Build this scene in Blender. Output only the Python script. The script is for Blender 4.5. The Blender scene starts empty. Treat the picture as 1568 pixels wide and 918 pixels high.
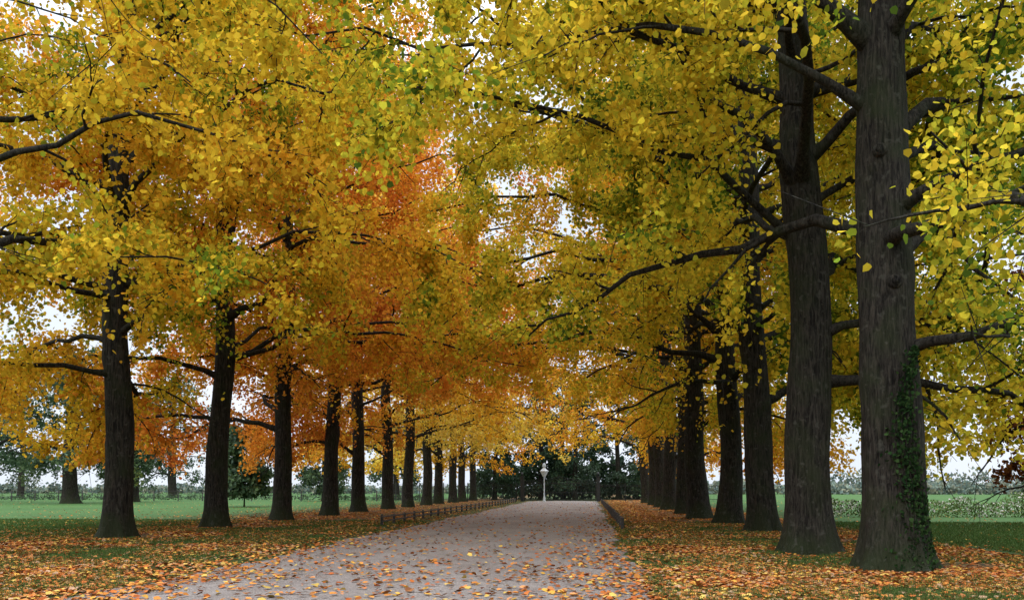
import bpy, math, numpy as np
from mathutils import Vector
scene=bpy.context.scene
rs=np.random.RandomState(7)

# ---------------- helpers ----------------
def link(o,parent=None):
    scene.collection.objects.link(o)
    if parent is not None: o.parent=parent
    return o
def empty(name,loc=(0,0,0)):
    e=bpy.data.objects.new(name,None); e.empty_display_size=0.5
    e.location=loc
    return link(e)
def mesh_obj(name,verts,quads,mat,parent=None,col=None,smooth=False):
    verts=np.asarray(verts,dtype=np.float32).reshape(-1,3); quads=np.asarray(quads,dtype=np.int32).reshape(-1,4)
    me=bpy.data.meshes.new(name)
    me.vertices.add(len(verts)); me.vertices.foreach_set("co",verts.ravel())
    me.loops.add(len(quads)*4); me.loops.foreach_set("vertex_index",quads.ravel())
    me.polygons.add(len(quads)); me.polygons.foreach_set("loop_start",np.arange(len(quads),dtype=np.int32)*4)
    try: me.polygons.foreach_set("loop_total",np.full(len(quads),4,dtype=np.int32))
    except Exception: pass
    me.polygons.foreach_set("use_smooth",np.full(len(quads),smooth,dtype=bool))
    me.update(calc_edges=True)
    if col is not None:
        a=me.attributes.new("col",'FLOAT_COLOR','FACE')
        c=np.ones((len(quads),4),dtype=np.float32); c[:,:3]=col
        a.data.foreach_set("color",c.ravel())
    me.materials.append(mat)
    o=bpy.data.objects.new(name,me)
    return link(o,parent)
def unit(v): return v/np.maximum(np.linalg.norm(v,axis=-1,keepdims=True),1e-9)

class Acc:
    def __init__(s): s.v=[];s.q=[];s.n=0
    def add(s,v,q):
        s.v.append(np.asarray(v,float).reshape(-1,3)); s.q.append(np.asarray(q,int).reshape(-1,4)+s.n); s.n+=len(s.v[-1])
    def box(s,c,d,rz=0):
        x,y,z=np.array(d)/2.
        p=np.array([[-x,-y,-z],[x,-y,-z],[x,y,-z],[-x,y,-z],[-x,-y,z],[x,-y,z],[x,y,z],[-x,y,z]])
        if rz:
            R=np.array([[math.cos(rz),-math.sin(rz),0],[math.sin(rz),math.cos(rz),0],[0,0,1]]); p=p@R.T
        s.add(p+np.array(c),[[0,3,2,1],[4,5,6,7],[0,1,5,4],[1,2,6,5],[2,3,7,6],[3,0,4,7]])
    def tube(s,pts,rad,sides=6):
        pts=np.asarray(pts,float); n=len(pts); rad=np.asarray(rad,float)
        t=unit(np.gradient(pts,axis=0))
        ref=np.array([0.,0,1]) if abs(t[0][2])<0.8 else np.array([1.,0,0])
        a=unit(np.cross(t,ref)); b=np.cross(t,a)
        an=np.arange(sides)*2*math.pi/sides
        v=pts[:,None,:]+rad[:,None,None]*(np.cos(an)[None,:,None]*a[:,None,:]+np.sin(an)[None,:,None]*b[:,None,:])
        i=np.arange(n-1)[:,None]*sides; j=np.arange(sides)[None,:]; k=(j+1)%sides
        q=np.stack([i+j,i+k,i+sides+k,i+sides+j],-1)
        s.add(v,q)
    def prisms(s,A,B,r):
        t=unit(B-A); ref=np.where(np.abs(t[:,2:3])<0.8,np.array([[0,0,1.]]),np.array([[1.,0,0]]))
        a=unit(np.cross(t,ref)); b=np.cross(t,a)
        an=np.arange(3)*2*math.pi/3
        off=(np.cos(an)[None,:,None]*a[:,None]+np.sin(an)[None,:,None]*b[:,None])
        v=np.concatenate([A[:,None]+off*r,B[:,None]+off*r*0.4],1)
        base=np.arange(len(A))[:,None,None]*6
        q=base+np.array([[0,1,4,3],[1,2,5,4],[2,0,3,5]])[None]
        s.add(v,q)
    def obj(s,name,mat,parent=None,smooth=False):
        return mesh_obj(name,np.concatenate(s.v),np.concatenate(s.q),mat,parent,smooth=smooth)

def leaf_geo(P,size,r,detailed,hang=0.6,flat=False):
    n=len(P)
    if flat:
        th=r.uniform(0,2*math.pi,n)
        a=np.stack([np.cos(th),np.sin(th),r.normal(0,.18,n)],1); a=unit(a)
        nn=unit(np.stack([r.normal(0,.25,n),r.normal(0,.25,n),np.ones(n)],1))
        b=unit(np.cross(nn,a)); nn=np.cross(a,b)
    else:
        a=unit(r.normal(0,1,(n,3))+np.array([0,0,-hang*1.4]))
        b=unit(np.cross(a,r.normal(0,1,(n,3)))); nn=np.cross(a,b)
    s=size[:,None]; w=r.uniform(.7,1.1,(n,1))
    f=r.uniform(-.05,.32,(n,1))
    if detailed:
        def pt(l,x): return P+s*((l-.5)*a+ x*w*b + f*abs(x)*1.3*nn)
        V=np.stack([pt(0,0),pt(.08,.40),pt(.55,.46),pt(1.0,0),pt(.55,-.46),pt(.08,-.40)],1)
        base=np.arange(n)[:,None,None]*6
        Q=base+np.array([[0,1,2,3],[0,3,4,5]])[None]
        return V.reshape(-1,3),Q.reshape(-1,4),2
    else:
        V=np.stack([P-s*.5*a,P+s*(.48*w*b-.05*a+f*.5*nn),P+s*.5*a,P+s*(-.48*w*b-.05*a+f*.5*nn)],1)
        Q=(np.arange(n)[:,None]*4+np.arange(4)[None])
        return V.reshape(-1,3),Q,1
def snoise(P,k,ph=0.):
    x,y,z=P[:,0]*k,P[:,1]*k,P[:,2]*k
    return (np.sin(x+1.7*np.sin(y*.8+ph))+np.sin(y*1.1+1.5*np.sin(z+ph*2))+np.sin(z*1.3+1.3*np.sin(x*.9+ph)))/3.

# ---------------- materials ----------------
def newmat(name):
    m=bpy.data.materials.new(name); m.use_nodes=True; nt=m.node_tree; nt.nodes.clear()
    out=nt.nodes.new('ShaderNodeOutputMaterial'); return m,nt,out
def N(nt,t,**k):
    n=nt.nodes.new(t)
    for a,b in k.items(): setattr(n,a,b)
    return n
def leafmat(name,trans=.4):
    m,nt,out=newmat(name)
    at=N(nt,'ShaderNodeAttribute',attribute_name='col')
    p=N(nt,'ShaderNodeBsdfDiffuse')
    tr=N(nt,'ShaderNodeBsdfTranslucent'); mx=N(nt,'ShaderNodeMixShader'); mx.inputs[0].default_value=trans
    nt.links.new(at.outputs['Color'],p.inputs['Color']); nt.links.new(at.outputs['Color'],tr.inputs['Color'])
    nt.links.new(p.outputs[0],mx.inputs[1]); nt.links.new(tr.outputs[0],mx.inputs[2])
    nt.links.new(mx.outputs[0],out.inputs[0])
    return m
def plain(name,c,rough=.7,metal=0.,noise=6.,var=.35):
    m,nt,out=newmat(name)
    p=N(nt,'ShaderNodeBsdfPrincipled'); p.inputs['Roughness'].default_value=rough; p.inputs['Metallic'].default_value=metal
    tc=N(nt,'ShaderNodeTexCoord'); no=N(nt,'ShaderNodeTexNoise'); no.inputs['Scale'].default_value=noise; no.inputs['Detail'].default_value=6
    cr=N(nt,'ShaderNodeValToRGB'); e=cr.color_ramp.elements
    e[0].position=.3; e[1].position=.7
    e[0].color=(c[0]*(1-var),c[1]*(1-var),c[2]*(1-var),1); e[1].color=(min(1,c[0]*(1+var)),min(1,c[1]*(1+var)),min(1,c[2]*(1+var)),1)
    nt.links.new(tc.outputs['Object'],no.inputs['Vector']); nt.links.new(no.outputs['Fac'],cr.inputs[0]); nt.links.new(cr.outputs[0],p.inputs['Base Color'])
    nt.links.new(p.outputs[0],out.inputs[0]); return m
def barkmat():
    m,nt,out=newmat('bark')
    L=nt.links.new
    p=N(nt,'ShaderNodeBsdfPrincipled'); p.inputs['Roughness'].default_value=.85; p.inputs['Specular IOR Level'].default_value=.15
    g=N(nt,'ShaderNodeNewGeometry')
    mp=N(nt,'ShaderNodeMapping'); mp.inputs['Scale'].default_value=(20,20,2.6)
    no=N(nt,'ShaderNodeTexNoise'); no.inputs['Scale'].default_value=1.; no.inputs['Detail'].default_value=8; no.inputs['Roughness'].default_value=.7
    no.inputs['Distortion'].default_value=.6
    L(g.outputs['Position'],mp.inputs['Vector']); L(mp.outputs[0],no.inputs['Vector'])
    cr=N(nt,'ShaderNodeValToRGB'); e=cr.color_ramp.elements
    e[0].position=.40; e[0].color=(.005,.004,.0032,1); e[1].position=.66; e[1].color=(.052,.045,.036,1)
    L(no.outputs['Fac'],cr.inputs[0])
    n2=N(nt,'ShaderNodeTexNoise'); n2.inputs['Scale'].default_value=1.3; n2.inputs['Detail'].default_value=6
    L(g.outputs['Position'],n2.inputs['Vector'])
    sp=N(nt,'ShaderNodeSeparateXYZ'); L(g.outputs['Position'],sp.inputs[0])
    mr=N(nt,'ShaderNodeMapRange'); mr.inputs['From Min'].default_value=0; mr.inputs['From Max'].default_value=1.1; mr.inputs['To Min'].default_value=.36; mr.inputs['To Max'].default_value=0
    L(sp.outputs[2],mr.inputs['Value'])
    ad=N(nt,'ShaderNodeMath',operation='ADD'); L(n2.outputs['Fac'],ad.inputs[0]); L(mr.outputs[0],ad.inputs[1])
    c2=N(nt,'ShaderNodeValToRGB'); e=c2.color_ramp.elements; e[0].position=.48; e[0].color=(0,0,0,1); e[1].position=.76; e[1].color=(.75,.75,.75,1)
    L(ad.outputs[0],c2.inputs[0])
    mx=N(nt,'ShaderNodeMix',data_type='RGBA'); L(c2.outputs[0],mx.inputs[0]); L(cr.outputs[0],mx.inputs[6]); mx.inputs[7].default_value=(.022,.030,.011,1)
    n3=N(nt,'ShaderNodeTexNoise'); n3.inputs['Scale'].default_value=7; n3.inputs['Detail'].default_value=5; L(g.outputs['Position'],n3.inputs['Vector'])
    c3=N(nt,'ShaderNodeValToRGB'); e=c3.color_ramp.elements; e[0].position=.58; e[0].color=(0,0,0,1); e[1].position=.72; e[1].color=(.6,.6,.6,1); L(n3.outputs['Fac'],c3.inputs[0])
    m3=N(nt,'ShaderNodeMix',data_type='RGBA'); L(c3.outputs[0],m3.inputs[0]); L(mx.outputs[2],m3.inputs[6]); m3.inputs[7].default_value=(.075,.075,.06,1)
    L(m3.outputs[2],p.inputs['Base Color'])
    bp=N(nt,'ShaderNodeBump'); bp.inputs['Strength'].default_value=1.; bp.inputs['Distance'].default_value=.07
    L(no.outputs['Fac'],bp.inputs['Height']); L(bp.outputs[0],p.inputs['Normal'])
    L(p.outputs[0],out.inputs[0]); return m
BARK=barkmat()
LEAF=leafmat('autumn_leaves',.46)
GREENLEAF=leafmat('green_leaves',.25)
LITTER=leafmat('fallen_leaf',.05)
GRASS=leafmat('grass_blade',.25)

# ---------------- trees ----------------
CLEAR=[]
def prune(P,r):
    keep=np.ones(len(P),bool)
    d0=P[:,:2]
    for (tx,ty,zc,w) in CLEAR:
        D=math.hypot(tx,ty); t=np.array([tx,ty])/D
        s=d0@t; perp=np.abs(d0[:,0]*t[1]-d0[:,1]*t[0])
        j=r.normal(0,.12,len(P))
        inside=(s>2)&(s<D+.2)&(perp<(w*s/D+.05+j))&((P[:,2]-1.6)/np.maximum(s,1)<(zc-1.6)/D+j*.12)
        keep&=~(inside&(r.rand(len(P))>.06))
    return keep
def zmin(P,r):
    x,y=P[:,0],P[:,1]
    n=snoise(P*np.array([1,1,0]),.9)*1.0+r.normal(0,.15,len(P))
    inner=np.interp(y,[0,45,70,95],[6.8,6.0,4.5,3.7])
    row=np.interp(y,[0,40,90],[5.0,4.3,3.7])
    z=np.full(len(P),2.6)
    z=np.where((x>-18)&(x<-12),row,z); z=np.where((x>=-12)&(x<=3.2),inner,z)
    z=np.where((x>3.2)&(x<8.),row,z); z=np.where(x>=8,2.1,z)
    return z+n

def make_tree(name,x,y,H,r0,R,seed,pal,outer,density=1.,leaf=.18,detailed=True,limbs=26,subs=8,twigs=7,per=42,zlow_in=7.,zlow_out=4.6,lean=(0,0),free=False,inner=1.,wob=1.,lowwarm=0.,droop=-42,inwarm=0.):
    r=np.random.RandomState(seed)
    E=empty(name,(0,0,0))
    zz=np.concatenate([np.array([-.15,0,.08,.18,.3,.45,.65,.9,1.2]),np.arange(1.6,H*.93,.35)])
    sides=28 if detailed else 14
    an=np.arange(sides)*2*math.pi/sides
    ph=r.uniform(0,6.28,8)
    cx=x+lean[0]*zz/H+wob*(.10*np.sin(zz*.33+ph[0])+.05*np.sin(zz*.9+ph[1])); cy=y+lean[1]*zz/H+.10*np.sin(zz*.3+ph[2])
    cx-=wob*(.10*np.sin(ph[0])+.05*np.sin(ph[1])); cy-=.1*np.sin(ph[2])
    rad=r0*(1-.15*np.clip(zz/9,0,1)-.76*np.clip((zz-9)/(H-9),0,1)**1.1)
    def rr(z,a,rb):
        fl=np.exp(-np.maximum(z,0)/.42)
        k=rb*(1+fl*(.34+.22*np.cos(5*a+ph[3])+.12*np.cos(8*a+ph[4]))+.10*np.exp(-np.maximum(z,0)/1.6))
        k*=1+.035*np.sin(3*a+z*.6+ph[5])+.03*np.sin(2*a-z*1.3+ph[6])+.02*np.sin(7*a+z*3+ph[7])
        return k
    Z,A_=np.meshgrid(zz,an,indexing='ij')
    RR=rr(Z,A_,rad[:,None])
    for k in range(6):
        kz=r.uniform(3.,13); ka=r.uniform(0,6.28)
        dd=((Z-kz)/.3)**2+((np.angle(np.exp(1j*(A_-ka))))/.36)**2
        RR+=.05*np.exp(-dd)
    V=np.stack([cx[:,None]+RR*np.cos(A_),cy[:,None]+RR*np.sin(A_),Z],-1)
    i=np.arange(len(zz)-1)[:,None]*sides; j=np.arange(sides)[None]; k=(j+1)%sides
    Q=np.stack([i+j,i+k,i+sides+k,i+sides+j],-1)
    mesh_obj('trunk',V.reshape(-1,3),Q.reshape(-1,4),BARK,E,smooth=True)
    B=Acc(); TA=[];TB=[];TS=[]
    if detailed and r0>.57:
        for kz,ka in ((5.6,-1.55),(8.3,-2.0)):
            d=np.array([math.cos(ka),math.sin(ka),.1])
            c0=np.array([np.interp(kz,zz,cx),np.interp(kz,zz,cy),kz]); rb=np.interp(kz,zz,rad)
            B.tube([c0+d*(rb*.85),c0+d*(rb+.02),c0+d*(rb+.06),c0+d*(rb+.07),c0+d*(rb+.03)],[.17,.14,.115,.08,.004],10)
    ztop=H*.92
    for li in range(limbs):
        f=(li+r.rand())/limbs
        az=li*2.399963+r.normal(0,.3)+seed
        side=math.cos(az)*outer
        zl=zlow_out+(zlow_in-zlow_out)*(.5-.5*side)
        z0=zl+(ztop-zl)*f**1.15
        hf=(z0-4)/(H-4)
        L=R*np.interp(hf,[0,.1,.4,.7,1],[.8,.95,1.,.72,.22])*r.uniform(.8,1.12)
        if side<-.1: L*=1+(inner-1)*min(1,-side*1.3)
        e0=np.interp(hf,[0,.3,.7,1],[math.radians(22),math.radians(32),math.radians(48),math.radians(72)])+r.normal(0,.12)
        e1=np.interp(hf,[0,.25,.6,1],[math.radians(droop if side>-.2 else -25),math.radians(-20),math.radians(12),math.radians(45)])+r.normal(0,.12)
        n=11
        cxi=np.interp(z0,zz,cx); cyi=np.interp(z0,zz,cy)
        pts=[np.array([cxi,cyi,z0])]; a=az; w=0
        for s in range(n):
            t=s/(n-1); el=e0+(e1-e0)*t**1.1+r.normal(0,.17); w=w*.6+r.normal(0,.20); a+=w*.7
            pts.append(pts[-1]+L/n*np.array([math.cos(a)*math.cos(el),math.sin(a)*math.cos(el),math.sin(el)]))
        pts=np.array(pts)
        rb=np.interp(z0,zz,rad)
        rl=min(r.uniform(.095,.17)*r0/.5*(1.15-.5*hf),rb*.6)
        rdl=rl*(1-.86*np.linspace(0,1,n+1)**.75); rdl[0]*=1.5
        B.tube(pts,rdl,8 if detailed else 5)
        ns=subs
        for si in range(ns):
            t=.18+.8*(si+r.rand()*.8)/ns
            fi=t*n; k0=int(min(fi,n-1)); p0=pts[k0]+(pts[k0+1]-pts[k0])*(fi-k0)
            d=unit(pts[min(k0+1,n)]-pts[k0]); sg=1 if si%2 else -1
            ang=sg*r.uniform(.5,1.25); ca,sa=math.cos(ang),math.sin(ang)
            d2=np.array([d[0]*ca-d[1]*sa,d[0]*sa+d[1]*ca,d[2]*.5+r.normal(.05,.3)]); d2=unit(d2)
            Ls=R*.30*(1.15-.65*t)*r.uniform(.75,1.35)
            sp=[p0]; m=6; dr=r.uniform(.0,.14)
            for s in range(m):
                d2=unit(d2+r.normal(0,.17,3)-np.array([0,0,dr])); sp.append(sp[-1]+d2*Ls/m)
            sp=np.array(sp)
            rs_=max(.016,np.interp(t,[0,1],[rl*.42,rl*.18]))
            B.tube(sp,rs_*(1-.72*np.linspace(0,1,m+1)),5 if detailed else 3)
            tone=r.normal(0,1)
            for ti in range(twigs):
                tt=(.15+.85*(ti+r.rand())/twigs)*m; k1=int(min(tt,m-1)); q0=sp[k1]+(sp[k1+1]-sp[k1])*(tt-k1)
                dt=unit(unit(sp[k1+1]-sp[k1])*.6+r.normal(0,.6,3)-np.array([0,0,.22]))
                TA.append(q0); TB.append(q0+dt*r.uniform(.5,1.25)*R/9); TS.append(tone)
    TA=np.array(TA);TB=np.array(TB);TS=np.array(TS)
    mid=(TA+TB)/2
    D=np.hypot(mid[:,0],mid[:,1])
    dep=np.maximum(mid[:,1]*.9958-mid[:,0]*.0913,.5); uu=(mid[:,0]*.9958+mid[:,1]*.0913)/dep
    above=(mid[:,2]>1.6+.60*D+1.)|(np.abs(uu)>.6+1.5/dep)
    if detailed: 
        kk=prune(mid,r)&~above&(D>10); B.prisms(TA[kk],TB[kk],.013)
    B.obj('limbs',BARK,E,smooth=True)
    cnt=np.where(above,per*.18,per)*density
    cnt=(cnt*np.clip(r.normal(1,.35,len(cnt)),.25,1.9)).astype(int)
    idx=np.repeat(np.arange(len(TA)),cnt)
    t=r.uniform(.05,1.1,len(idx))[:,None]
    P=TA[idx]*(1-t)+TB[idx]*t+r.normal(0,.20*min(1.3,max(leaf,.18)/.18),(len(idx),3)); P[:,2]-=.06+.25*t[:,0]**2
    keep=P[:,2]>(1.9 if not free else .8)
    if not free: keep&=prune(P,r)&(P[:,2]>zmin(P,r))&(P[:,1]+.25*P[:,0]>13.5+r.normal(0,.5,len(P)))
    P=P[keep]; idx=idx[keep]
    sz=leaf*r.uniform(.55,1.2,len(P))*np.where(above[idx],1.5,1.)
    V,Q,nf=leaf_geo(P,sz,r,detailed)
    tone=TS[idx]*.5+snoise(P,.55,seed)*1.0+r.normal(0,.55,len(P))+lowwarm*np.clip((8.5-P[:,2])/4,0,1)+inwarm*np.clip((2-P[:,0])/5,0,1)
    pal=np.array(pal); m=len(pal)
    u=np.clip((tone/2.6+.5),0,.999)*(m-1); k0=u.astype(int); fr=(u-k0)[:,None]
    C=pal[k0]*(1-fr)+pal[np.minimum(k0+1,m-1)]*fr
    C=C*np.clip(r.normal(1,.22,(len(P),1)),.4,1.6)
    C=np.clip(C,0,.9)
    mesh_obj('foliage',V,Q,LEAF if not free else GREENLEAF,E,col=np.repeat(C,nf,0))
    return E,len(P)

YEL=(.74,.50,.04);GOLD=(.76,.41,.035);ORG=(.73,.29,.04);RED=(.60,.17,.035);GRN=(.18,.27,.025);YGR=(.46,.43,.035);DGR=(.09,.155,.022);LYEL=(.82,.57,.11);LEM=(.70,.58,.05)
P_L0=[YGR,YGR,YEL,YEL,YEL,GOLD]
P_L1=[GRN,YGR,YEL,YEL,YEL,GOLD,GOLD]
P_L2=[YGR,YEL,GOLD,GOLD,ORG,ORG]
P_L3=[YEL,GOLD,ORG,ORG,RED]
P_L3b=[YEL,GOLD,ORG,ORG,ORG]
P_L4=[LYEL,GOLD,GOLD,ORG]
P_L5=[LYEL,LYEL,YEL,GOLD]
P_R1=[DGR,GRN,YGR,LEM,YEL,YGR,YEL]
P_R2=[GRN,YGR,LEM,YEL,GOLD,GOLD]
P_R3=[YGR,YEL,GOLD,GOLD,ORG]
LX=-15.4
left=[(18.6,P_L0,11,.8,.17,46),(26.6,P_L1,12,1.,.152,70),(34.1,P_L2,13,1.,.165,60),(41.8,P_L3,14,1.,.18,46),(49.6,P_L3b,15,.9,.2,38),(56.9,P_L3b,16,.8,.22,30),(64.7,P_L4,17,.8,.26,23),(71.6,P_L5,18,.8,.28,19),(79.7,P_L5,19,.8,.3,18),(87,P_L5,20,.7,.31,16),(94.5,P_L4,21,.7,.31,16),(102,P_L5,22,.7,.32,15),(110,P_L4,23,.6,.34,15)]
right=[(5.97,17.6,P_R1,31,1.,.58,.135,66),(5.45,21.9,P_R1,32,1.,.55,.148,74),(6.4,32.7,P_R1,33,1.,.52,.162,70),(6.3,39.7,P_R2,34,1.,.52,.18,54),(5.75,46.0,P_R2,35,.95,.55,.195,44),(5.9,54.5,P_R3,36,.8,.5,.22,32),(5.9,64.5,P_R3,37,.8,.5,.26,23),(6.,73,P_R3,38,.7,.5,.29,19),(6.,81,P_R3,39,.7,.5,.3,18),(6.,93,P_R3,40,.7,.5,.32,16)]
CLEAR+= [(LX,26.6,9.4,.5),(LX,34.1,8.2,.45),(LX,41.8,8.2,.45),(LX,49.6,8.0,.45),(LX,56.9,8,.4),(LX,64.7,7.5,.4),(LX,71.6,7,.4),
 (5.97,17.6,40,.62),(5.45,21.9,12.8,.6),(6.4,32.7,15,.55),(6.3,39.7,8.4,.55),(5.75,46,10.5,.55),(5.9,54.5,8,.5)]
for (y,p,sd,dn,lf,per) in left:
    near=y<40; far=y>60
    make_tree('linden_tree',LX+(0 if y in(26.6,34.1) else rs.normal(0,.15)),y,rs.uniform(24,27),.44,9.8,sd,p,-1,dn,leaf=lf,detailed=near,
       limbs=30 if not far else 24,subs=8 if not far else 7,twigs=7 if not far else 6,per=per,zlow_in=6.6 if not far else 5.5,zlow_out=3.7,inner=1.32 if y<40 else 1.5,lowwarm=.8 if 30<y<60 else .2,droop=-46)
for (x,y,p,sd,dn,r0,lf,per) in right:
    near=y<38; far=y>60
    make_tree('linden_tree',x,y,rs.uniform(25,28),r0,10.2,sd,p,1,dn,leaf=lf,detailed=near,
       limbs=31 if not far else 24,subs=8 if not far else 7,twigs=7 if not far else 6,per=per,zlow_in=7.2 if not far else 5.5,zlow_out=3.9,lean=((.25,0) if y<20 else (-.45,0)),inner=1.45 if y<30 else 1.62,wob=.3 if y<20 else 1.,lowwarm=.5 if y>44 else 0,droop=-48,inwarm=.7 if y>25 else .35)
DG1=(.035,.062,.034);DG2=(.055,.09,.045);DG3=(.09,.13,.055);BG4=(.08,.115,.085)
bg=[(-55,86,16,.75,7,51),(-54,97,12,.5,5,52),(-72,97,15,.6,7,53),(-71,140,20,.7,9,54),(-30,72,7,.22,2.6,56),(-33,104,9,.3,4,57),(-27,118,12,.4,5,58),(-95,135,18,.5,9,59),
    (-13,116,14,.3,4.5,61),(-7,121,17,.35,5,62),(-2,118,15,.3,5,63),(4,122,17,.35,5,64),(9,117,14,.3,4.5,65),(-4,127,19,.35,6,66)]
for (x,y,H,r0,R,sd) in bg:
    dk=sd>60
    make_tree('oak_tree' if H>9.5 else 'holly_tree',x,y,H,r0,R,sd,[DG1,DG1,DG2,BG4] if dk else [DG1,DG2,DG3,BG4],-1,1.,leaf=.36,detailed=False,limbs=20,subs=6,twigs=5,per=14,zlow_in=3.5 if H>9.5 and not dk else 1.2,zlow_out=3.4 if H>9.5 and not dk else 1.0,free=True)
CO1=(.05,.02,.015);CO2=(.12,.035,.015);CO3=(.30,.10,.02)
make_tree('copper_beech_tree',20.6,36,10.5,.25,4.8,71,[CO1,CO1,CO2,CO3],1,1.,leaf=.2,detailed=False,limbs=22,subs=7,twigs=6,per=26,zlow_in=3.,zlow_out=3.,free=True)
for (x,y,sd) in [(-62,90,81),(-47,84,82),(-43,97,83)]:
    make_tree('young_tree',x,y,6,.06,1.5,sd,[DG2,DG3,(.15,.16,.03)],1,1.,leaf=.2,detailed=False,limbs=10,subs=4,twigs=4,per=6,zlow_in=2.2,zlow_out=2.2,free=True)

def mass(name,boxes,n,leaf,pal,seed,mat=GREENLEAF,thr=-.25,white=0):
    r=np.random.RandomState(seed); Ps=[]
    for (x0,x1,y0,y1,h) in boxes:
        P=np.stack([r.uniform(x0,x1,n),r.uniform(y0,y1,n),r.rand(n)**.8*h],1)
        top=h*(.72+.22*np.sin(P[:,0]*.55+seed)*np.cos(P[:,0]*.21+1)+.12*np.sin(P[:,0]*1.9)+.08*np.sin(P[:,0]*4.3))
        P=P[(P[:,2]<top)&(snoise(P,1.1 if h>3 else 2.4,seed)>thr+ (P[:,2]/h-.5)*.5)]
        Ps.append(P)
    P=np.concatenate(Ps); V,Q,nf=leaf_geo(P,leaf*r.uniform(.6,1.3,len(P)),r,False)
    pal=np.array(pal); C=pal[r.randint(0,len(pal),len(P))]*np.clip(1+snoise(P,.8,seed)[:,None]*.5,.3,2)*r.uniform(.7,1.3,(len(P),1))
    if white: 
        w=r.rand(len(P))<white*np.clip(.6+snoise(P,1.5,3),0,2); C[w]=(.6,.55,.5)
    return mesh_obj(name,V,Q,mat,None,col=C)
mass('woodland_undergrowth',[(-17,15,123,130,8)],16000,.5,[DG1,DG2,BG4],5,thr=-.5)
mass('flowering_hedge',[(13.5,75,49,51,1.45)],50000,.11,[(.06,.10,.025),(.09,.14,.04),(.13,.16,.06)],6,thr=-1.2,white=.2)
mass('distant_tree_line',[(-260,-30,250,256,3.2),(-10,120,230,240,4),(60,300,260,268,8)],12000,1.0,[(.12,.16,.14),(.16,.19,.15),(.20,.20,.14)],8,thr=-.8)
mass('field_hedge',[(-120,-20,112,114,1.)],14000,.22,[DG2,DG3,BG4],9,thr=-.1)
mass('yew_bush',[(29,34,58,61,3.6)],6000,.2,[DG1,DG2],10,thr=-1.)

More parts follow.
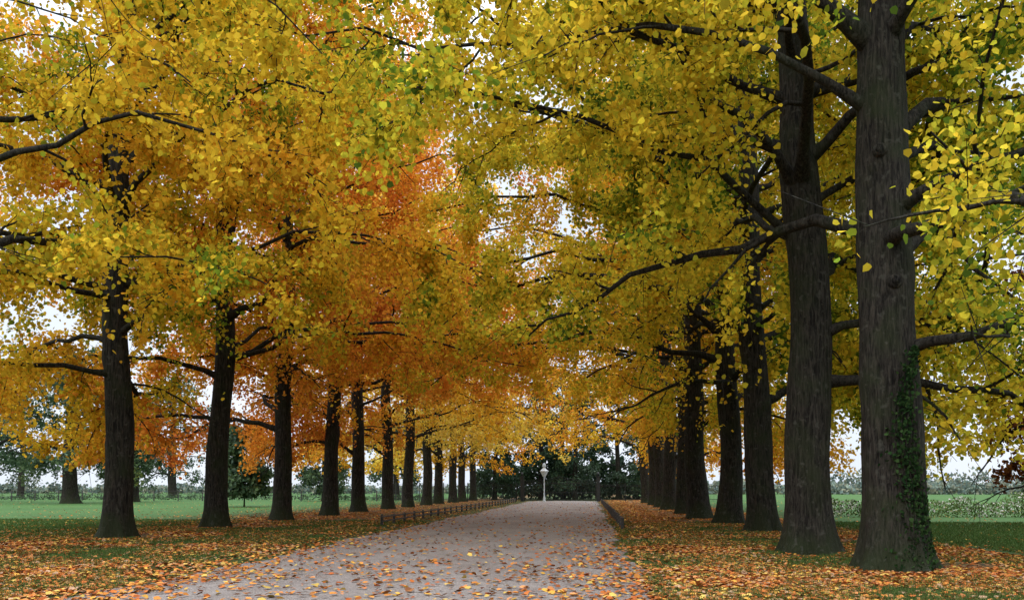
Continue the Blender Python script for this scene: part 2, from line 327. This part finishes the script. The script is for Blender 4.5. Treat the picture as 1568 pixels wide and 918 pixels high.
# ---------------- ground ----------------
def groundmat():
    m,nt,out=newmat('grass_and_litter'); L=nt.links.new
    g=N(nt,'ShaderNodeNewGeometry'); sp=N(nt,'ShaderNodeSeparateXYZ'); L(g.outputs['Position'],sp.inputs[0])
    def band(cx,i,o):
        a=N(nt,'ShaderNodeMath',operation='SUBTRACT'); L(sp.outputs[0],a.inputs[0]); a.inputs[1].default_value=cx
        b=N(nt,'ShaderNodeMath',operation='ABSOLUTE'); L(a.outputs[0],b.inputs[0])
        c=N(nt,'ShaderNodeMapRange'); L(b.outputs[0],c.inputs[0]); c.inputs[1].default_value=i; c.inputs[2].default_value=o; c.inputs[3].default_value=1; c.inputs[4].default_value=0
        return c
    b1=band(-14.,2.5,6.5); b2=band(5.8,2.2,4.8)
    mxx=N(nt,'ShaderNodeMath',operation='MAXIMUM'); L(b1.outputs[0],mxx.inputs[0]); L(b2.outputs[0],mxx.inputs[1])
    n1=N(nt,'ShaderNodeTexNoise'); n1.inputs['Scale'].default_value=.55; n1.inputs['Detail'].default_value=8; n1.inputs['Roughness'].default_value=.7; L(g.outputs['Position'],n1.inputs['Vector'])
    ad=N(nt,'ShaderNodeMath',operation='MULTIPLY_ADD'); L(mxx.outputs[0],ad.inputs[0]); ad.inputs[1].default_value=.29; L(n1.outputs['Fac'],ad.inputs[2])
    cr=N(nt,'ShaderNodeValToRGB'); e=cr.color_ramp.elements; e[0].position=.64; e[0].color=(0,0,0,1); e[1].position=.84; e[1].color=(.85,.85,.85,1); L(ad.outputs[0],cr.inputs[0])
    n2=N(nt,'ShaderNodeTexNoise'); n2.inputs['Scale'].default_value=14; n2.inputs['Detail'].default_value=8; L(g.outputs['Position'],n2.inputs['Vector'])
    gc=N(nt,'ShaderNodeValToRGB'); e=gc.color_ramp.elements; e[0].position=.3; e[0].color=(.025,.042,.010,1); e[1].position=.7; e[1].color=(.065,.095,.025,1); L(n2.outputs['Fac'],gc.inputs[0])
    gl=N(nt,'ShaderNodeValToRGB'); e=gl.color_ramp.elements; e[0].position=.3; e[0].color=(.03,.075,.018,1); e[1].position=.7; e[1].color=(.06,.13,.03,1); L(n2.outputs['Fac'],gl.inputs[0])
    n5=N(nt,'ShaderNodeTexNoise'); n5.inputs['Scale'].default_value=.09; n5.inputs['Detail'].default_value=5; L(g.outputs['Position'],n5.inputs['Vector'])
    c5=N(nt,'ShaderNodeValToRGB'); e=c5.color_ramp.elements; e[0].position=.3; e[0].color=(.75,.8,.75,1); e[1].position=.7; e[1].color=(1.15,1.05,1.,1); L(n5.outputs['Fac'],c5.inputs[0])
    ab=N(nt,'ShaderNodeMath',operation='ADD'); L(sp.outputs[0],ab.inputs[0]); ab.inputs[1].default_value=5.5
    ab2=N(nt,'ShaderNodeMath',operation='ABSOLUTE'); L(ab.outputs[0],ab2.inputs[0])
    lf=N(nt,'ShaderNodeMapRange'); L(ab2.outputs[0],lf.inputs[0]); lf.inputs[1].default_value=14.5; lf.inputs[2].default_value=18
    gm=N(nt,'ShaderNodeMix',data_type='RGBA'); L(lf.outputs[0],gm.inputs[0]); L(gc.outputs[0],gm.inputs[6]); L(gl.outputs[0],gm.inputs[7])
    gm2=N(nt,'ShaderNodeMix',data_type='RGBA',blend_type='MULTIPLY'); gm2.inputs[0].default_value=1; L(gm.outputs[2],gm2.inputs[6]); L(c5.outputs[0],gm2.inputs[7])
    v=N(nt,'ShaderNodeTexVoronoi'); v.inputs['Scale'].default_value=11; L(g.outputs['Position'],v.inputs['Vector'])
    sc=N(nt,'ShaderNodeSeparateColor'); L(v.outputs['Color'],sc.inputs[0])
    lc=N(nt,'ShaderNodeValToRGB'); lc.color_ramp.interpolation='CONSTANT'; e=lc.color_ramp.elements; e[0].position=0; e[0].color=(.04,.025,.015,1); e[1].position=.3; e[1].color=(.13,.06,.03,1)
    for ps,c in [(.5,(.24,.095,.035,1)),(.7,(.34,.14,.05,1)),(.85,(.07,.035,.02,1)),(.93,(.38,.25,.11,1))]:
        q=lc.color_ramp.elements.new(ps); q.color=c
    L(sc.outputs[0],lc.inputs[0])
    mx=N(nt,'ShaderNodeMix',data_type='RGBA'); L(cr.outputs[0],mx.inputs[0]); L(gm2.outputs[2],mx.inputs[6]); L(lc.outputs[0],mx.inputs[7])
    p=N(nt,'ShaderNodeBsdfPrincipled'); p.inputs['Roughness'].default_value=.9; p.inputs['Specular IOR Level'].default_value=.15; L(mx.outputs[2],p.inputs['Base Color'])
    bp=N(nt,'ShaderNodeBump'); bp.inputs['Strength'].default_value=.7; bp.inputs['Distance'].default_value=.05; L(n2.outputs['Fac'],bp.inputs['Height']); L(bp.outputs[0],p.inputs['Normal'])
    L(p.outputs[0],out.inputs[0]); return m
def pathmat():
    m,nt,out=newmat('gravel'); L=nt.links.new
    g=N(nt,'ShaderNodeNewGeometry')
    n1=N(nt,'ShaderNodeTexNoise'); n1.inputs['Scale'].default_value=34; n1.inputs['Detail'].default_value=5; n1.inputs['Roughness'].default_value=.85; L(g.outputs['Position'],n1.inputs['Vector'])
    c1=N(nt,'ShaderNodeValToRGB'); e=c1.color_ramp.elements; e[0].position=.38; e[0].color=(.10,.085,.076,1); e[1].position=.62; e[1].color=(.40,.345,.315,1); L(n1.outputs['Fac'],c1.inputs[0])
    n2=N(nt,'ShaderNodeTexNoise'); n2.inputs['Scale'].default_value=.7; n2.inputs['Detail'].default_value=7; n2.inputs['Roughness'].default_value=.7
    mp=N(nt,'ShaderNodeMapping'); mp.inputs['Scale'].default_value=(1,.4,1); L(g.outputs['Position'],mp.inputs[0]); L(mp.outputs[0],n2.inputs['Vector'])
    c2=N(nt,'ShaderNodeValToRGB'); e=c2.color_ramp.elements; e[0].position=.3; e[0].color=(.62,.58,.56,1); e[1].position=.7; e[1].color=(1.,1.,1.,1); L(n2.outputs['Fac'],c2.inputs[0])
    mx=N(nt,'ShaderNodeMix',data_type='RGBA',blend_type='MULTIPLY'); mx.inputs[0].default_value=1; L(c1.outputs[0],mx.inputs[6]); L(c2.outputs[0],mx.inputs[7])
    p=N(nt,'ShaderNodeBsdfPrincipled'); p.inputs['Roughness'].default_value=.8; p.inputs['Specular IOR Level'].default_value=.3; L(mx.outputs[2],p.inputs['Base Color'])
    bp=N(nt,'ShaderNodeBump'); bp.inputs['Strength'].default_value=.8; bp.inputs['Distance'].default_value=.02; L(n1.outputs['Fac'],bp.inputs['Height']); L(bp.outputs[0],p.inputs['Normal'])
    L(p.outputs[0],out.inputs[0]); return m
mesh_obj('ground',[[-1500,-200,0],[1500,-200,0],[1500,2500,0],[-1500,2500,0]],[[0,1,2,3]],groundmat())
ys=np.arange(-20,106,.25)
def edge(x0,ph): return x0+.16*np.sin(ys*.35+ph)+.10*np.sin(ys*1.3+ph*2)+.06*np.sin(ys*3.7+ph)+np.random.RandomState(int(ph*10)).normal(0,.05,len(ys))
el=edge(-7.5,1.);er=edge(.85,2.3)
V=[];cols=9
for i,yy in enumerate(ys):
    for c in range(cols):
        t=c/(cols-1); V.append([el[i]*(1-t)+er[i]*t,yy,.004+.07*(1-(2*t-1)**2)])
q=[[i*cols+c,i*cols+c+1,(i+1)*cols+c+1,(i+1)*cols+c] for i in range(len(ys)-1) for c in range(cols-1)]
mesh_obj('gravel_path',V,q,pathmat(),smooth=True)
def ground_z(x,y):
    t=np.clip((x+7.5)/8.35,0,1); return np.where((x>-7.5)&(x<.85)&(y<105),.004+.07*(1-(2*t-1)**2),0)

# fallen leaves
r=np.random.RandomState(99); n=480000
D=10.5*np.exp(r.rand(n)**.95*math.log(11)); 
ux=r.uniform(-.8,.52,n); X=ux*D; Y=D
X=np.where(r.rand(n)<.22,r.uniform(1,11,n),X)
dn=np.where((X>-7.5)&(X<.85),.05+.09*(np.abs(X+3.3)/4.2)**3,0.)
dn=np.where((X>=.85)&(X<10),np.interp(X,[.85,2,4,8,10.5],[.25,.38,.85,.95,.25]),dn)
dn=np.where(X>=10,.03,dn)
dn=np.where(X<=-7.5,np.interp(X,[-40,-25,-20,-17,-10,-8,-7.5],[.02,.06,.22,.85,.8,.28,.15]),dn)
P2=np.stack([X,Y,np.zeros(n)],1)
cl=.5+.6*snoise(P2,.75,1)+.5*snoise(P2,2.1,2)
dn=dn*np.clip(cl*1.5+.08,.06,1.2)
dn=np.where((X>-7.5)&(X<.85),np.maximum(dn,.032),dn)
k=r.rand(n)<dn; X=X[k];Y=Y[k]
P=np.stack([X,Y,ground_z(X,Y)+r.uniform(.012,.035,len(X))],1)
onp=(X>-7.5)&(X<.85)
V,Q,nf=leaf_geo(P,r.uniform(.055,.13,len(P)),r,True,flat=True)
pal=np.array([(.54,.21,.05),(.48,.15,.04),(.34,.095,.03),(.60,.32,.06),(.50,.26,.11),(.17,.07,.03),(.42,.26,.16),(.60,.40,.10),(.44,.13,.035),(.54,.22,.08)])
ci=r.randint(0,len(pal),len(P)); ci=np.where(onp&((ci==6)|(ci==4)),0,ci)
C=pal[ci]*r.uniform(.55,1.12,(len(P),1))
mesh_obj('fallen_leaves',V,Q,LITTER,col=np.repeat(C,nf,0))
# grass blades
n=340000; D=10.5*np.exp(r.rand(n)*math.log(4)); X=r.uniform(-.8,.55,n)*D; Y=D
P2=np.stack([X,Y,np.zeros(n)],1); cl=snoise(P2,.9,4)+.5*snoise(P2,2.7,5)
k=((X<-7.6)|(X>.95))&((cl>-.2)|(X>10.5)|(X<-20))
X=X[k];Y=Y[k];m=len(X); h=r.uniform(.03,.085,m); th=r.uniform(0,6.28,m); w=.006*np.clip(Y/12,1,4)
dx=np.cos(th)*w;dy=np.sin(th)*w; lx=r.normal(0,.025,m);ly=r.normal(0,.025,m)
z0=np.zeros(m)
V=np.stack([np.stack([X-dx,Y-dy,z0],1),np.stack([X+dx,Y+dy,z0],1),np.stack([X+lx+dx*.2,Y+ly+dy*.2,h],1),np.stack([X+lx-dx*.2,Y+ly-dy*.2,h],1)],1).reshape(-1,3)
gcol=np.array([(.05,.09,.022),(.065,.115,.028),(.105,.14,.045)])[r.randint(0,3,m)]
mesh_obj('grass_tufts',V,np.arange(m*4).reshape(-1,4),GRASS,col=gcol)

# ivy on nearest right trunk
IV=empty('ivy_plant'); n=1100
def irad(zs): return .58*(1-.15*zs/9)*(1+.34*np.exp(-zs/.42)+.10*np.exp(-zs/1.6))
zz=r.rand(n)**1.1*4.3+.05; a0=-1.3+.25*np.sin(zz*1.7); an=a0+r.normal(0,.30,n)*np.interp(zz,[0,2,4.3],[1.3,1,.45])
rad=irad(zz)+r.uniform(.01,.04,n)
cx=5.97+.25*zz/26
P=np.stack([cx+rad*np.cos(an),17.6+rad*np.sin(an),zz],1)
V,Q,nf=leaf_geo(P,r.uniform(.05,.095,n),r,True,hang=.8)
C=np.array([(.014,.032,.012),(.022,.05,.016),(.04,.075,.024)])[r.randint(0,3,n)]
mesh_obj('ivy_leaves',V,Q,GREENLEAF,IV,col=np.repeat(C,nf,0))
A=Acc()
for i in range(7):
    zs=np.linspace(0,3.9,16); aa=-1.3+.25*np.sin(zs*1.7)+(i-3)*.12+.08*np.sin(zs*3+i)
    rd=irad(zs)+.015
    A.tube(np.stack([5.97+.25*zs/26+rd*np.cos(aa),17.6+rd*np.sin(aa),zs],1),np.full(16,.012),5)
A.obj('ivy_stems',BARK,IV)

# ---------------- furniture ----------------
WOOD=plain('weathered_wood',(.05,.045,.04),.8)
IRON=plain('painted_iron',(.010,.012,.012),.5)
WHITE=plain('white_paint',(.50,.55,.58),.5,var=.08)
def lowfence(x,y0,y1,x1):
    A=Acc(); ns=int((y1-y0)/2.2)
    rr_=np.random.RandomState(int(y0+x*3+50))
    for i in range(ns+1):
        t=i/ns; yy=y0+(y1-y0)*t; xx=x+(x1-x)*t
        h=.46+rr_.uniform(-.02,.02)
        A.tube([[xx,yy,-.1],[xx,yy,h-.03],[xx,yy,h],[xx,yy,h+.01]],[.065,.06,.05,.005],8)
        if i<ns:
            for zz in (.20,.38):
                A.tube([[xx+.02,yy-.15,zz],[xx+.02+(x1-x)/ns/2,yy+1.1,zz+rr_.uniform(-.015,.015)],[xx+.02+(x1-x)/ns,yy+2.35,zz]],[.035,.035,.033],6)
    return A.obj('low_wooden_fence',WOOD)
lowfence(-8.9,36,98,-8.6); lowfence(1.25,34,94,1.2)
G=empty('iron_gate'); gy=104
A=Acc()
for xx in (-8.3,.95):
    A.box((xx,gy,1.5),(.42,.42,3.0)); 
    A.box((xx,gy,3.05),(.54,.54,.1)); A.tube([[xx,gy,3.1],[xx,gy,3.2],[xx,gy,3.35],[xx,gy,3.5],[xx,gy,3.56]],[.05,.13,.17,.12,.01],10)
A.obj('gate_piers',IRON,G)
A=Acc()
for s,(a,b) in enumerate([(-8.05,-3.72),(-3.63,.7)]):
    for zz in (.15,1.1,2.2): A.box(((a+b)/2,gy,zz),(b-a,.05,.06))
    nb=30
    for i in range(nb+1):
        t=i/nb; xx=a+(b-a)*t; u=t if s==0 else 1-t; h=2.35+.55*u**2
        A.box((xx,gy-.04,h/2+.05),(.03,.025,h)); A.tube([[xx,gy-.04,h+.05],[xx,gy-.04,h+.12],[xx,gy-.04,h+.2]],[.012,.03,.002],5)
    A.box((a+.04 if s==0 else b-.04,gy+.04,1.3),(.08,.06,2.6))
A.obj('gate_leaves',IRON,G)
for (a,b) in [(-24,-8.55),(1.2,16)]:
    A=Acc()
    for zz in (.3,1.9): A.box(((a+b)/2,gy,zz),(b-a,.04,.05))
    for xx in np.arange(a,b,.16): A.box((xx,gy-.035,1.1),(.025,.02,2.2))
    for xx in np.arange(a,b,3.): A.box((xx,gy+.05,1.15),(.09,.09,2.3))
    A.obj('iron_railings',IRON)
S=empty('street_lamp'); lx,ly=-5.25,97.5
A=Acc(); A.tube([[lx,ly,0],[lx,ly,.5],[lx,ly,.55],[lx,ly,.9],[lx,ly,2.9]],[.16,.14,.09,.07,.055],12)
A.tube([[lx,ly,2.75],[lx,ly,2.8],[lx,ly,2.86]],[.05,.12,.05],12)
A.obj('post',WHITE,S)
A=Acc(); A.tube([[lx,ly,2.9],[lx,ly,2.95],[lx,ly,3.45],[lx,ly,3.55],[lx,ly,3.6]],[.05,.18,.42,.50,.47],8); A.obj('lantern',WHITE,S)
A=Acc(); A.tube([[lx,ly,3.6],[lx,ly,3.8],[lx,ly,4.0],[lx,ly,4.1],[lx,ly,4.4],[lx,ly,4.46]],[.47,.22,.13,.22,.18,.02],8); A.obj('cap',WHITE,S)
A=Acc()
for xx in np.arange(-100,-18,3.2): A.tube([[xx,104,0],[xx,104,1.3],[xx,104,1.34]],[.07,.065,.01],6)
for zz in (.5,.85,1.2): A.tube([[-100,104,zz],[-18,104,zz]],[.012,.012],4)
A.obj('field_fence',WOOD)

# ---------------- light: overcast sky, brighter overhead ----------------
w=bpy.data.worlds.new("World"); scene.world=w; w.use_nodes=True; nt=w.node_tree; nt.nodes.clear()
out=nt.nodes.new('ShaderNodeOutputWorld'); bgn=nt.nodes.new('ShaderNodeBackground'); sky=nt.nodes.new('ShaderNodeTexSky')
sky.sky_type='NISHITA'; sky.sun_disc=False; el_,az_=math.radians(42),math.radians(205)
sky.sun_elevation=el_; sky.sun_rotation=az_; sky.air_density=1.; sky.dust_density=3.; sky.ozone_density=1
hs=nt.nodes.new('ShaderNodeHueSaturation'); hs.inputs['Saturation'].default_value=.35
mx=nt.nodes.new('ShaderNodeMix'); mx.data_type='RGBA'; mx.inputs[0].default_value=.88
tc=nt.nodes.new('ShaderNodeTexCoord'); no=nt.nodes.new('ShaderNodeTexNoise'); no.inputs['Scale'].default_value=2.5; no.inputs['Detail'].default_value=5
cr=nt.nodes.new('ShaderNodeValToRGB'); e=cr.color_ramp.elements; e[0].position=.3; e[0].color=(5.8,6.5,7.5,1); e[1].position=.7; e[1].color=(7.2,7.6,8.2,1)
sx=nt.nodes.new('ShaderNodeSeparateXYZ'); nt.links.new(tc.outputs['Generated'],sx.inputs[0])
mr=nt.nodes.new('ShaderNodeMapRange'); mr.inputs[1].default_value=.4; mr.inputs[2].default_value=.9; mr.inputs[3].default_value=1.; mr.inputs[4].default_value=4.7
nt.links.new(sx.outputs[2],mr.inputs[0])
vm=nt.nodes.new('ShaderNodeVectorMath'); vm.operation='SCALE'
nt.links.new(tc.outputs['Generated'],no.inputs['Vector']); nt.links.new(no.outputs['Fac'],cr.inputs[0])
nt.links.new(cr.outputs[0],vm.inputs[0]); nt.links.new(mr.outputs[0],vm.inputs['Scale'])
nt.links.new(sky.outputs[0],hs.inputs['Color']); nt.links.new(hs.outputs[0],mx.inputs[6]); nt.links.new(vm.outputs[0],mx.inputs[7])
nt.links.new(mx.outputs[2],bgn.inputs['Color']); bgn.inputs['Strength'].default_value=.15; nt.links.new(bgn.outputs[0],out.inputs[0])
sl=bpy.data.lights.new('sun','SUN'); sl.energy=1.35; sl.angle=math.radians(30); sl.color=(1,.97,.92)
so=bpy.data.objects.new('sun',sl); link(so)
sv=Vector((math.sin(az_)*math.cos(el_),math.cos(az_)*math.cos(el_),math.sin(el_)))
so.rotation_euler=sv.to_track_quat('Z','Y').to_euler(); so.location=(0,-20,40)

# ---------------- camera ----------------
cd=bpy.data.cameras.new('camera'); cd.lens=30; cd.sensor_width=36; cd.clip_end=5000; cd.clip_start=.1
pitch=3.0; cd.shift_y=(288-math.tan(math.radians(pitch))*1307)/1568
co=bpy.data.objects.new('camera',cd); co.location=(0,0,1.6); co.rotation_euler=(math.radians(90+pitch),0,math.radians(5.24)); link(co)
scene.camera=co
scene.view_settings.view_transform='Standard'; scene.view_settings.look='None'; scene.view_settings.exposure=0
